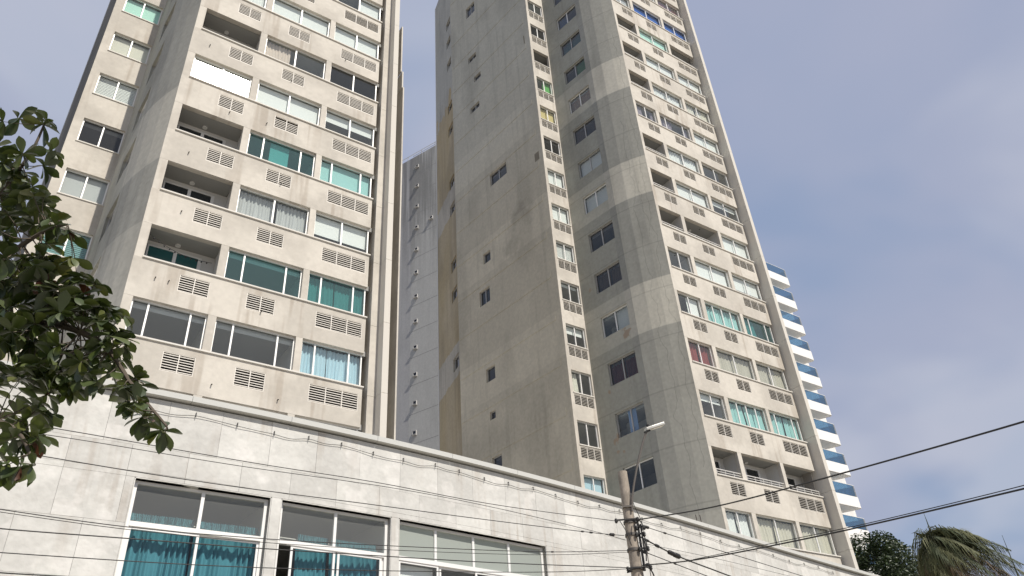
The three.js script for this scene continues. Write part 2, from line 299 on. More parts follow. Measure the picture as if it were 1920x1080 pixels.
const greyD = [.29, .285, .25], greyL = [.48, .455, .385], greenG = [.37, .365, .305], spots = [[2.95, 16.6, .16], [2.75, 16.75, .13], [2.9, 16.0, .1], [2.55, 15.9, .07], [3.2, 25.6, .09], [1.3, 21.9, .28], [2.9, 19.2, .08]];
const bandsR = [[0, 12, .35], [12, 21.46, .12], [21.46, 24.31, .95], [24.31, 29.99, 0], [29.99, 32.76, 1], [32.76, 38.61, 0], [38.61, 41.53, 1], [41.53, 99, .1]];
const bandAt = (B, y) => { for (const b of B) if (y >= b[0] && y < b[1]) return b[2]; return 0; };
const rightTower = makeTower({
  label: 'taller-looking beige high-rise right of the gap with grey patchy flank behind the lamp pole', at: [8.19, -33.0],
  plan: [[0, 0], [-.40, .59], [-.76, 1.27], [-1.03, 2.00], [-1.55, 5.28], [-3.13, 5.28], [-4.20, 14.15], [-3.27, 18.50]],
  sill0: 10.76, pitch: 2.82, yBase: 8.2, spEnd: 7.42, bays: [[.2, 1.88], [2.15, 4.83], [5.06, 7.40]], lowGrille: false,
  grilles: [[.9, 1.87, -.17, -.8], [3.12, 4.1, -.17, -.8], [5.5, 7.3, -.17, -.8]],
  fins: [[7.6, 7.86, -.6, .5, M.fin]], back: 19, backRight: [5.3, -15.5], singleSlats: false,
  rows: [['2|c|white', '2|c|beige', '2|c|beige'], ['B', 'B', 'B'], ['2|h|white', '4|c|aqua', '3|c|aqua'], ['2|c|red', '2|c|taupe', '2|c|taupe'], ['2|r|white', '4|c|aqua', '3|p|teal|t'], ['2|n', '2|b|white', '2|q|white'], ['B', 'B', '2|b|white'], ['B', '2|q|white', '2|h|white'], ['B', '2|c|white', '2|n'], ['2|p|mauve', '3|p|mauve', '2|b|white'], ['Bo', '2|c|white', '2|c|cream'], ['B', '2|b|white', '2|b|white'], ['B', '2|b|mint', 'B'], ['2|b|grey', '2|b|blue|b', '2|b|blue|b'], ['2|n', '2|c|white', '2|c|wine'], ['2|b|white', '2|n', '2|b|white'], ['B', '2|c|cream', '2|n'], ['2|n', '2|b|white', '2|c|white'], ['2|n', '2|b|white', '2|c|white'], ['B', '2|b|white', '2|c|white']],
  flankT: [.40, 2.22], flankDy: .24, flankWin: [null, '2|n||d', '2|m|blue', '2|c|red|d', '2|r|grey', '2|c|brown|d', '2|s|grey|d', '2|b|grey', '2|b|grey', '2|p|brown|d', '2|c|brown', '2|r|green|d', '2|c|teal|d', '2|p|blue|d', '2|n||d', '2|h|white', null, null, null, null],
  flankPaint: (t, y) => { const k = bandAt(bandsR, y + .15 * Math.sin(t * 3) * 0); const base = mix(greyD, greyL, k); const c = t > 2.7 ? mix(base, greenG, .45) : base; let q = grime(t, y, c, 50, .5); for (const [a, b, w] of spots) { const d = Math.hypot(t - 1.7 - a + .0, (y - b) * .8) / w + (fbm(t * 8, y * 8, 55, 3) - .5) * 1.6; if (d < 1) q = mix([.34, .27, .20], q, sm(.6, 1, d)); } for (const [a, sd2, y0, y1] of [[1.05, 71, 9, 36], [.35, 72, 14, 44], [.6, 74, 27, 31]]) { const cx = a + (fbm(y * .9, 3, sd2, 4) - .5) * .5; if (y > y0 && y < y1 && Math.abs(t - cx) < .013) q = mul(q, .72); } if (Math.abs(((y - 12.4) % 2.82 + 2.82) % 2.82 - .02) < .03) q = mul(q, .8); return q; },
  stripT: [.2, 1.5], stripSill: 13.68, stripH: 1.28, stripGrille: true,
  strip: ['2|b|sky', '2|n', '2|p|cream', '2|h|white', '2|s|white', '2|v|white', '2|b|white', '2|b|white', '2|s|grey|d', '2|b|yellow', '2|r|green', 'B', '2|n||d', '2|n', '2|b|white', '2|n'],
  flank2: [[4.26, 1.7, 37.23, 1.05], [5.86, .7, 31.29, .8], [6.26, 1.0, 28.49, 1.1], [6.08, .8, 23.02, .9], [6.09, .5, 20.41, .5], [5.93, .8, 17.6, .7], [6.29, 1.1, 57.02, 1.3], [6.35, .95, 51.05, .6], [5.84, .8, 48.38, .6], [6.3, 1.05, 45.42, .6]],
  bands: 12.5,
  flank2Paint: (t, y) => { let c = mix([.50, .45, .35], [.455, .435, .365], sm(30, 52, y)); const k = bandAt(bandsR, y) * .12; let q = grime(t, y, mul(c, 1 + k), 80, .55); const f = 8.93 - t, sm1 = fbm(t * 1.4, y * 1.1, 84, 4); for (const [a, b, w, h] of [[2.1, 32.4, 1.1, 1.1], [3.4, 30.6, 1.0, .8]]) { const d = Math.hypot((f - a) / w, (y - b) / h) + (sm1 - .5) * 1.8; q = mix(mul(q, .82), q, sm(.3, 1, d)); } if (Math.abs(f - .55) < .05 && y > 47 && y < 47.8 || f > .35 && f < .75 && y > 35.6 && y < 36.3) q = mul([.22, .19, .14], .8 + .5 * sm1); return q; },
  rear: [61.48, 58.87, 56.42, 53.63, 48.5, 45.97, 40.5, 38.03, 33.04, 30.62, 25.45].filter(y => y < 59).map((y, i) => [.7, 1.05, y, .95]),
  rearPaint: (t, y) => { const ye = y + (fbm(t * 2, y * .7, 97, 4) - .5) * .35, y5 = y + (fbm(t * 1.3, y * .4, 98, 4) - .5) * 5, och = y5 < 49.5 && !(ye > 37.7 && ye < 40.2) && !(ye > 24.44 && ye < 26.73); return grime(t, y, och ? mix([.37, .29, .16], [.43, .36, .25], fbm(t, y * .3, 99, 3)) : mix([.44, .40, .33], [.38, .37, .33], sm(45, 52, y)), 90, .7); },
});
const leftTower = makeTower({
  label: 'nearer beige high-rise left of the gap with wide louvre grilles under its windows', at: [-11.63, -18.88],
  plan: [[0, 0], [-.30, .68], [-.56, 1.45], [-.75, 2.27], [-1.03, 5.67], [-3.02, 5.67], [-3.40, 8.45]],
  sill0: 11.23, pitch: 2.8, yBase: 8.2, spEnd: 7.82, bays: [[.28, 2.50], [2.76, 5.37], [5.60, 7.80]], lowGrille: false,
  grilles: [[1.44, 2.38, -.25, -.89], [3.58, 4.53, -.25, -.89], [5.97, 7.69, -.25, -.89]],
  fins: [[8.01, 8.315, -.6, 0, M.pil], [8.32, 8.56, -.6, .43, M.fin]], back: 8.6, singleSlats: true,
  rows: [['2|n||d', '2|n||d', '2|n||d'], ['3|s|grey', '3|s|grey', '3|c|sky'], ['Bt', '3|s|white|t', '3|c|teal|t'], ['B', '2|c|grey', '2|q|white'], ['B', '3|m|aqua|t', '3|b|aqua'], ['2|b|bright|g', '2|b|white', '2|h|white'], ['B', '2|p|pink', '2|n||d'], ['2|c|white', '2|b|white', '2|b|white'], ['2|c|white', '2|n', '2|r|white'], ['B', '2|c|cream', '2|b|white'], ['2|b|white', '2|b|white', '2|b|white']],
  flankT: [.06, 1.72], flankDy: -.05, flankWin: [null, null, '2|n||d', '2|n||d', '2|n||d', '2|n||d', '2|n||d', '2|n||d', '2|n||d', null, null],
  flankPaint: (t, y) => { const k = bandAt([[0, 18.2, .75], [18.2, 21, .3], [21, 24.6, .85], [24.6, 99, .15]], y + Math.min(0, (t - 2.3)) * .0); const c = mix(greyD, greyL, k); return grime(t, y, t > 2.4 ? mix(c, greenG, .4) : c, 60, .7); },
  stripT: [.36, 1.94], stripSill: 17.02, stripH: 1.30, stripGrille: false,
  strip: ['2|n', '2|v|teal', '2|b|grey', '2|s|white|d', '2|v|white', '2|b|cream', '2|b|mint', '2|n'],
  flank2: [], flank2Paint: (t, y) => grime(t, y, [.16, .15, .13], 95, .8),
});
{ // second fin beyond the corner fin, its flank turned away from the sun, with a stepped head
  const a = (x0, x1, y0, y1, z0, z1, m) => mk('outer_fin', bxy(x0, x1, y0, y1, z0, z1), m, leftTower);
  a(9.0, 9.06, 8.2, 29.7, -1.3, .1, M.pil); a(8.97, 9.03, 29.703, 30.8, -1.3, .05, M.fin); a(8.9, 8.96, 30.803, 34.1, -1.3, .02, M.pil);
  mk('slot_lining', bxy(8.56, 9.0, 8.2, 34.1, -1.4, -1.3), M.pil, leftTower);
}
{ // short dark drain spouts poking out of the spandrels
  const dk = std([.04, .035, .03], .8), g = new THREE.CylinderGeometry(.018, .018, .1, 8); g.rotateX(Math.PI / 2 + .3);
  for (const [x, y] of [[.75, 16.2], [1.15, 16.2], [2.95, 13.0], [5.0, 12.95], [.85, 21.6], [.7, 27.3], [1.05, 19.0], [4.1, 15.95], [4.15, 21.6], [1.9, 24.2], [4.0, 27.2], [6.2, 29.9], [3.3, 24.35]]) { const m = mk('drain_spout', g, dk, leftTower); m.position.set(x, y, .04); }
  for (const [x, y] of [[1.3, 17.3], [2.3, 22.9], [.6, 25.7], [3.2, 28.5], [6, 31.3]]) { const m = mk('drain_spout', g, dk, rightTower); m.position.set(x, y, .04); }
}
// string of bulbs across the second balcony of the left tower
{
  const th = thing('string_lights', 'dark string of bulbs hung across an open balcony of the left tower', 'string lights');
  th.position.copy(leftTower.position); th.rotation.copy(leftTower.rotation);
  const y = 16.83 + .95, pts = []; for (let i = 0; i <= 12; i++) { const t = i / 12; pts.push([.3 + t * 2.15, y + .18 - Math.sin(t * Math.PI) * .22 - t * .1, -.25 - .5 * t]); }
  mk('cord', tube(pts, .008, 30, 5), std([.02, .02, .02], .6), th);
  for (let i = 1; i < 12; i += 1) { const b = mk('bulb', new THREE.SphereGeometry(.028, 8, 6), std([.03, .03, .03], .3), th); b.position.set(pts[i][0], pts[i][1] - .04, pts[i][2]); }
}

// ------------------------------------------------------------ grey tower in the gap
{
  const T = thing('grey_tower', 'stained grey tower with tiny hooded windows in the gap between the high-rises', 'tower');
  const ph = -32 * Math.PI / 180; T.position.set(-11.05, 0, -65.36); T.rotation.y = ph;   // local x runs to the right and nearer
  const y1 = 65.0, w = { A: [0, 0], e: [1, 0], phi: 0, L: 1 };
  const wins = [], ys = []; for (let k = 0; k < 13; k++) ys.push(30.8 + k * 2.95);
  const holes = ys.map(y => [1.47, 1.89, y - .2, y + .22]).filter(h => h[3] < y1 - .3); holes.push([3.47, 3.89, 54.5, 54.92]);
  const g = holed(15, 0, y1, holes.map(h => [h[0] + 8, h[1] + 8, h[2], h[3]]), .25); g.translate(-8, 0, 0); uvBox(g, 8, 0, 15, y1);
  const mat = wallPaint(15, 0, y1, (t, y) => { const x = t - 8; let c = x < .95 ? [.36, .355, .35] : [.40, .395, .375]; c = grime(t * 1.5, y, c, 120, .25); const d = sm(44, 62, y + 9 * fbm(t * .8, y * .2, 130, 3) - 4); const st = fbm(t * 2.4, y * .10, 133, 4); return mix(c, mul(c, .5), d * sm(.3, .62, st) * .9); });
  mk('wall', g, mat, T);
  mk('wall', bxy(6.9, 7, 0, y1, -14, -.25), M.interior, T); mk('wall', bxy(-8, -7.9, 0, y1, -14, -.25), M.interior, T); mk('wall', bxy(-8, 7, 0, y1, -14.2, -14), M.interior, T);
  mk('roof', bxy(-8, 7, y1 - .3, y1 - .1, -14, -.26), M.interior, T);
  mk('parapet_rail', mg([bxy(-8, 7, y1 + .85, y1 + .9, -.3, -.25), ...[-6, -4, -2, 0, 2, 4, 6].map(x => bxy(x, x + .05, y1, y1 + .86, -.3, -.25))]), M.aluD, T);
  for (const y of ys) mk('drip_band', bxy(1.0, 7, y - 1.02, y - .97, -.02, .004), mat, T);
  const hood = mg([bxy(0, .025, 0, .42, 0, .11), bxy(.395, .42, 0, .42, 0, .11), bxy(-.03, .45, -.03, 0, 0, .26), bxy(.025, .395, .395, .42, 0, .11)]);
  const white = std([.5, .49, .47], .7), pg = std([.02, .02, .025], .1);
  holes.forEach(h => { const m = mk('hooded_window', hood, white, T); m.position.set(h[0], h[2], .003); const p = mk('pane', bxy(.02, .40, .02, .40, .05, .07), pg, m); });
}
// ------------------------------------------------------------ white tower with curved balconies
{
  const T = thing('white_tower', 'white tower with curved balconies and blue glass behind the right high-rise', 'tower');
  T.position.set(27.08, 0, -64.55); T.rotation.y = 36.1 * Math.PI / 180;
  const white = std([.78, .77, .74], .7), whiteS = std([1, 1, 1], .8, { map: tex(256, 512, (u, v) => grime(u * 10, v * 48, [.74, .73, .70], 140, .22), 0) });
  const blue = phy([.30, .47, .62], .04, { transmission: .85, thickness: 0, ior: 1.5, side: THREE.DoubleSide });
  // wall set back behind the balcony tips
  const xr = 8.1, zf = -5.2, yt = 46.6;
  mk('wall', uvBox(bxy(xr - 17, xr, 0, yt, -18, zf), 9, 0, 17, yt), whiteS, T);
  mk('roof', bxy(xr - 17.1, xr + .1, yt, yt + .35, -18, zf + .12), white, T);
  const c = 35 + 36.1; // end edge of each balcony runs back at an angle
  const sh = (inset) => { const s = new THREE.Shape(), ang = (180 - 35 - 36.1 + 0) * Math.PI / 180, ex = -Math.cos(63.1 * Math.PI / 180), ez = Math.sin(63.1 * Math.PI / 180), r = .45; // in (x, depth)
    s.moveTo(-8, inset); s.lineTo(-r - inset, inset); s.quadraticCurveTo(-inset * 1.2, inset, ex * r - inset, ez * r); s.lineTo(ex * 5.4 - inset, ez * 5.4); s.lineTo(-8, ez * 5.4); s.closePath(); return s; };
  const ring = (pts, y0, y1, th) => { const l = []; for (let i = 0; i < pts.length - 1; i++) { const [a, b] = [pts[i], pts[i + 1]], L = Math.hypot(b[0] - a[0], b[1] - a[1]), g = bx(L + .02, y1 - y0, th, 0, (y0 + y1) / 2, 0); g.rotateY(Math.atan2(-(b[1] - a[1]), b[0] - a[0])); g.translate((a[0] + b[0]) / 2, 0, (a[1] + b[1]) / 2); l.push(g); } return mg(l); };
  const ex = -Math.cos(63.1 * Math.PI / 180), ez = -Math.sin(63.1 * Math.PI / 180), path = (q) => { const P = []; const R = .45; P.push([-8, -q], [-4, -q], [-R, -q]); for (let i = 1; i < 5; i++) { const t = i / 5, a = (1 - t) * (1 - t), b = 2 * t * (1 - t), d = t * t; P.push([a * -R + b * -q * 1.2 + d * (ex * R - q), a * -q + b * -q + d * ez * R]); } P.push([ex * R - q, ez * R], [ex * 4.6 - q, ez * 4.6]); return P; };
  const slab = new THREE.ExtrudeGeometry(sh(.06), { depth: .3, bevelEnabled: false }); slab.rotateX(-Math.PI / 2);
  const fas = ring(path(.05), 0, .92, .1), gl = ring(path(.06), 1.0, 1.92, .015), railG = ring(path(.06), 1.92, 1.96, .04);
  const postG = bx(.04, 1.0, .04); for (let k = 0; k < 12; k++) { const y = 43.75 - k * 2.81; const b = mk('balcony', slab, white, T); b.position.set(.9, y + .04, 0); const f = mk('fascia', fas, white, b); mk('glass_balustrade', gl, blue, b); mk('handrail', railG, M.alu, b); for (const q of path(.06).slice(1)) { const p = mk('post', postG, M.aluD, b); p.position.set(q[0], 1.42, q[1]); }
    const d = mk('balcony_door', mg([bxy(-6, -4.4, .3, 2.4, zf, zf + .03), bxy(-3.4, -1.2, .3, 2.4, zf, zf + .03)]), doorG, b); }
}

// ------------------------------------------------------------ podium building on the street
const TH = 41.5 * Math.PI / 180, E = [Math.cos(TH), Math.sin(TH)], O = [Math.sin(TH), -Math.cos(TH)];
const Qf = s => { const c = [1.19190785e-04, -9.59540972e-03, 1.74416554e-01, -1.72027629e+01]; const p = x => ((c[0] * x + c[1]) * x + c[2]) * x + c[3], d = x => (3 * c[0] * x + 2 * c[1]) * x + c[2]; return s < 2 ? p(2) + d(2) * (s - 2) : s > 33 ? p(33) + d(33) * (s - 33) : p(s); };
const pAt = (s, out = 0) => { const h = .01, q = Qf(s), dq = (Qf(s + h) - Qf(s - h)) / (2 * h), L = Math.hypot(1, dq), nx = (O[0] - dq * E[0]) / L, nz = (O[1] - dq * E[1]) / L; return [s * E[0] + q * O[0] + nx * out, -(s * E[1] + q * O[1] + nz * out)]; };
function strip(s0, s1, y0, y1, in_, out, step = .6, jit = 0) { // a length of the curved wall as a closed solid
  const n = Math.max(1, Math.ceil((s1 - s0) / step)), P = [], U = [], I = [];
  const face = (f) => { const b = P.length / 3; for (let i = 0; i <= n; i++) { const s = s0 + (s1 - s0) * i / n, [a, c] = f(s); P.push(...a, ...c); U.push(...a.slice(3), ...c.slice(3)); } };
  const quad = (fa, fb) => { const b = P.length / 3; for (let i = 0; i <= n; i++) { const s = s0 + (s1 - s0) * i / n, A = fa(s), B = fb(s); P.push(A[0], A[1], A[2], B[0], B[1], B[2]); U.push(s, A[1], s, B[1] + (A[1] === B[1] ? .1 : 0)); } for (let i = 0; i < n; i++) { const k = b + i * 2; I.push(k, k + 2, k + 1, k + 1, k + 2, k + 3); } };
  const pt = (o, y) => s => { const [x, z] = pAt(s, o); return [x, y, z]; };
  quad(pt(out, y0), pt(out, y1)); quad(pt(out, y1), pt(in_, y1)); quad(pt(in_, y1), pt(in_, y0)); quad(pt(in_, y0), pt(out, y0));
  for (const [s, f] of [[s0, 1], [s1, 0]]) { const b = P.length / 3, q = [pt(in_, y0)(s), pt(out, y0)(s), pt(out, y1)(s), pt(in_, y1)(s)]; q.forEach((v, i) => { P.push(...v); U.push(i === 1 || i === 2 ? .1 : 0, v[1]); }); f ? I.push(b, b + 1, b + 2, b, b + 2, b + 3) : I.push(b, b + 2, b + 1, b, b + 3, b + 2); }
  const g = new THREE.BufferGeometry(); g.setAttribute('position', new THREE.Float32BufferAttribute(P, 3)); g.setAttribute('uv', new THREE.Float32BufferAttribute(U, 2)); g.setIndex(I); g.computeVertexNormals(); return g;
}
const podT = v => tex(512, 512, (u, w) => { const n = fbm(u * 5, w * 5, 200 + v, 5, 5), f = fbm(u * 70, w * 70, 210, 2, 70), st = fbm(u * 34, w * 2, 220 + v, 4, 34 * 0 + 2 * 17), k = fbm(u * 3, w * 3, 230 + v, 3, 3); let c = mix([.615, .605, .565], [.545, .535, .50], sm(.35, .7, n)); c = mix(c, [.43, .39, .34], sm(.48, .76, st) * sm(.38, .62, k) * .65); c = mix(c, [.70, .68, .64], sm(.6, .7, fbm(u * 9 + 3, w * 9, 260 + v, 4, 9)) * .5); return mul(c, .94 + .12 * f); }, 5);
const podBump = tex(512, 512, (u, v) => { const n = fbm(u * 10, v * 10, 300, 5, 10), c = 1 - Math.abs(fbm(u * 6, v * 6, 310, 4, 6) * 2 - 1); const q = n * .6 + c * .4; return [q, q, q]; }, 3, true);
const podMats = [0, 1, 2].map(v => std([1, 1, 1].map(x => x * (1 - .03 * v)), .88, { map: podT(v), bumpMap: podBump, bumpScale: .035 }));
const podium = thing('podium_building', 'long pale panelled podium wall along the street with big white-framed windows', 'building');
{
  const S0 = -9, S1 = 44, back = std([.46, .44, .40], .95), WT = 7.93, WB = 3.6;
  const wins = [[4.02, 6.86], [7.13, 9.92], [10.17, 15.0]];
  // backing wall
  mk('backing_wall', strip(S0, S1, WT, 9.74, -.3, -.03), back, podium);
  let p = S0; for (const [a, b] of [...wins, [S1, S1]]) { mk('backing_wall', strip(p, a, 0, WT - .002, -.3, -.03), back, podium); p = b; }
  for (const [a, b] of wins) mk('backing_wall', strip(a, b, 0, WB, -.3, -.03), back, podium);
  // reveals painted like the panels
  for (const [a, b] of wins) { mk('reveal', strip(a - .02, a, WB, WT, -.29, -.004), podMats[0], podium); mk('reveal', strip(b, b + .02, WB, WT, -.29, -.004), podMats[0], podium); mk('reveal', strip(a, b, WT, WT + .02, -.29, -.004), podMats[0], podium); }
  // panels in courses with open joints
  let pc = 0; const panel = (s0, s1, y0, y1) => { if (s1 - s0 < .06) return; const j = .0025; const m = mk('panel', strip(s0 + j, s1 - j, y0 + j, y1 - j, -.028, rr(-.002, .002), .6), podMats[pc++ % 3], podium); };
  const course = (y0, y1, off, cut) => { for (let k = -14; k < 36; k++) { let a = 6.70 + off + 1.15 * k, b = a + 1.15; if (a < S0 || b > S1) continue; let iv = [[a, b]]; if (cut) for (const [w0, w1] of wins) iv = iv.flatMap(([x, y]) => y <= w0 - .02 || x >= w1 + .02 ? [[x, y]] : [[x, Math.min(y, w0 - .022)], [Math.max(x, w1 + .022), y]].filter(q => q[1] - q[0] > .01)); for (const [x, y] of iv) panel(x, y, y0, y1); } };
  course(8.63, 9.74, 0, false); course(8.07, 8.63, -.575, false); course(7.95, 8.07, -.575, false);
  course(7.0, 7.95, -.575, true); course(5.9, 7.0, 0, true); course(4.8, 5.9, -.575, true); course(3.6, 4.8, 0, true);
  mk('lower_wall', strip(S0, S1, 0, 3.595, -.02, 0), podMats[1], podium);
  // coping with a drip edge
  for (let s = S0; s < S1; s += 2.3) mk('coping', strip(s + .004, Math.min(S1, s + 2.3) - .004, 9.78, 9.91, -.42, .14), M.coping, podium);
  // roof terrace, ceiling, floor and rooms behind the windows
  const slabG = (y, th, d0, d1, s0 = S0, s1 = S1) => strip(s0, s1, y, y + th, -d1, -d0, 2);
  mk('roof', slabG(8.35, .15, .31, 3.2), M.interior, podium);
  mk('roof', slabG(8.35, .15, 3.2, 30, -9, 27), M.interior, podium);
  mk('ceiling', slabG(8.02, .1, .31, 7, 2.5, 17), M.interior, podium);
  mk('floor', slabG(3.3, .2, .31, 7, 2.5, 17), M.core, podium);
  mk('room_wall', strip(2.5, 17, 3.5, 8.02, -6.6, -6.5), M.core, podium);
  for (const s of [2.6, 7, 10.05, 16.6]) mk('room_wall', strip(s - .06, s + .06, 3.5, 8.02, -6.5, -.31), M.interior, podium);
  // windows
  const ang = (a, b) => { const A = pAt(a, -.14), B = pAt(b, -.14); return { A, e: [(B[0] - A[0]) / Math.hypot(B[0] - A[0], B[1] - A[1]), (B[1] - A[1]) / Math.hypot(B[0] - A[0], B[1] - A[1])], L: Math.hypot(B[0] - A[0], B[1] - A[1]), phi: Math.atan2(-(B[1] - A[1]), B[0] - A[0]) }; };
  const frost = phy([.62, .68, .62], .5, { transmission: .55, thickness: 0, ior: 1.5, side: THREE.DoubleSide });
  const clearish = phy([.84, .86, .83], .02, { transmission: .9, thickness: 0, ior: 1.5, side: THREE.DoubleSide });
  const sashG = phy([.92, .95, .95], .02, { transmission: 1, thickness: 0, ior: 1.5, side: THREE.DoubleSide });
  wins.forEach(([a, b], n) => {
    const w = ang(a + .004, b - .004), W = w.L, y0 = WB, H = WT - WB - .004, tr = 7.05 - y0, fb = .075;
    const mull = n === 2 ? [W * .24, W * .49, W * .74] : [W * .5];
    const l = [bxy(0, W, 0, fb, -.08, 0), bxy(0, W, H - fb * .8, H, -.08, 0), bxy(0, fb, fb, H - fb * .8, -.08, 0), bxy(W - fb, W, fb, H - fb * .8, -.08, 0), bxy(fb, W - fb, tr - .06, tr + .04, -.08, .012)];
    for (const x of mull) l.push(bxy(x - .035, x + .035, tr + .04, H - fb * .8, -.07, .004));
    const win = mk('window', mg(l), M.alu, podium); place(win, w, 0, y0, 0);
    const edges = [0, ...mull, W];
    for (let i = 0; i < edges.length - 1; i++) { const m = mk('pane', new THREE.PlaneGeometry(edges[i + 1] - edges[i] - .06, H - tr - .1), n === 2 ? frost : clearish, win); m.position.set((edges[i] + edges[i + 1]) / 2, (tr + H) / 2 - .01, -.04); }
    // sliding leaves below the transom
    const leaf = (x0, x1, z, gm) => { gm = sashG; const h = tr - .06 - fb, f = mk('sash', mg([bxy(0, x1 - x0, 0, .05, -.03, .0), bxy(0, x1 - x0, h - .05, h, -.03, 0), bxy(0, .055, .05, h - .05, -.03, 0), bxy(x1 - x0 - .055, x1 - x0, .05, h - .05, -.03, 0)]), M.alu, win); f.position.set(x0, fb, z); const p = mk('pane', new THREE.PlaneGeometry(x1 - x0 - .1, h - .08), gm, win); p.position.set((x0 + x1) / 2, fb + h / 2, z - .015); };
    if (n === 0) { leaf(fb, W * .52, -.012, clearish); leaf(W * .5, W - fb, -.046, clearish); }
    if (n === 1) { leaf(W * .13, W * .52, -.012, clearish); leaf(W * .5, W - fb, -.046, clearish); leaf(W * .54, W * .98 - fb, -.012, clearish); }
    if (n === 2) { leaf(fb, W * .26, -.012, clearish); leaf(W * .27, W * .52, -.046, clearish); leaf(W * .5, W * .75, -.012, clearish); leaf(W * .74, W - fb, -.046, clearish); }
    if (n < 2) {
      const cur = (x0, x1, f) => { const g = curtainGeo(x1 - x0, tr + .14, f, .06, n), m = mk('curtain', g, fab('pool'), win); m.position.set(x0, .02, -.32); const hd = mk('curtain_heading', curtainGeo(x1 - x0, .16, f * 3, .035, n + 1), fab('pool'), win); hd.position.set(x0, tr + .15, -.30); };
      if (n === 0) { cur(.05, W * .49, 11); cur(W * .51, W - .05, 10); } else { cur(W * .22, W * .5, 7); cur(W * .52, W * .95, 9); }
      const rod = mk('curtain_rod', new THREE.CylinderGeometry(.014, .014, W - .1, 8), M.alu, win); rod.rotation.z = Math.PI / 2; rod.position.set(W / 2, tr + .2, -.37);
    } else { const bl = mk('blind', bxy(.1, W * .25, tr - 1.2, tr - .1, -.22, -.21), fab('white'), win); }
  });
}
{ // festoon cable on hooks along the top of the podium
  const C = thing('festoon_cable', 'thin dark cable sagging between small hooks along the top of the pale wall', 'cable');
  const hk = [4.0, 4.95, 5.88, 6.75, 7.60, 8.46, 9.34, 10.22, 11.21, 11.98, 12.84, 13.71, 14.65, 15.55, 16.48, 17.45, 18.40, 19.5, 20.53, 21.59, 22.75, 23.97, 25.19, 26.4, 27.6, 28.8, 30, 31.2, 32.4], dark = std([.03, .028, .025], .6), P = [];
  hk.forEach((s, i) => { const y = 9.46 + .04 * Math.sin(i * 1.7), [x, z] = pAt(s, .04); P.push([x, y, z]); if (i < hk.length - 1) { const [a, b] = pAt((s + hk[i + 1]) / 2, .03); P.push([a, y - .012 - .02 * vn(i, 2, 5), b]); }
    const [u, w] = pAt(s, 0), h = mk('hook', mg([bx(.014, .014, .06, 0, .07, .03), bx(.016, .11, .016, 0, .02, .05)]), dark, C); h.position.set(u, y, w); const q = pAt(s + .1); h.rotation.y = Math.atan2(-(q[1] - w), q[0] - u); });
  mk('cord', tube(P, .0065, 260, 5), dark, C);
}
{ // rebar stubs standing on the coping near the right tower
  const R = thing('rebar_stubs', 'two short dark rebar stubs sticking up above the coping', 'rebar'), m = std([.05, .035, .03], .9);
  for (const [s, h] of [[23.15, .42], [23.42, .46]]) { const [x, z] = pAt(s, -.25), g = mk('rod', new THREE.CylinderGeometry(.014, .016, h, 7), m, R); g.position.set(x, 9.93 + h / 2, z); g.rotation.z = .03; }
}
{ // potted plant behind the first podium window
  const t = thing('potted_plant', 'small leafy plant on the floor behind the teal-curtained window', 'plant'); const [x, z] = pAt(4.55, -.33); 
  mk('pot', new THREE.LatheGeometry([[0, 0], [.11, 0], [.14, .24], [.155, .25], [.15, .27], [.125, .27], [.12, .22]].map(p => new THREE.Vector2(...p)), 16), std([.35, .17, .10], .8), t);
  t.position.set(x, 3.5 + 1.85 - .0, z); const stand = mk('stand', mg([bx(.3, .03, .26, 0, -.015, 0), ...[[-.12, -.1], [.12, -.1], [-.12, .1], [.12, .1]].map(([a, b]) => bx(.025, 1.82, .025, a, -.94, b))]), std([.15, .09, .05], .7), t);
  const l = []; for (let i = 0; i < 12; i++) { const a = i * 2.4, g = leafGeo(.26, .04); g.rotateX(-Math.PI / 2 + .5 + .5 * hsh(i, 1, 3)); g.rotateY(a); g.translate(0, .25, 0); l.push(g); }
  mk('leaves', mg(l), std([.07, .12, .03], .6, { side: THREE.DoubleSide }), t);
}

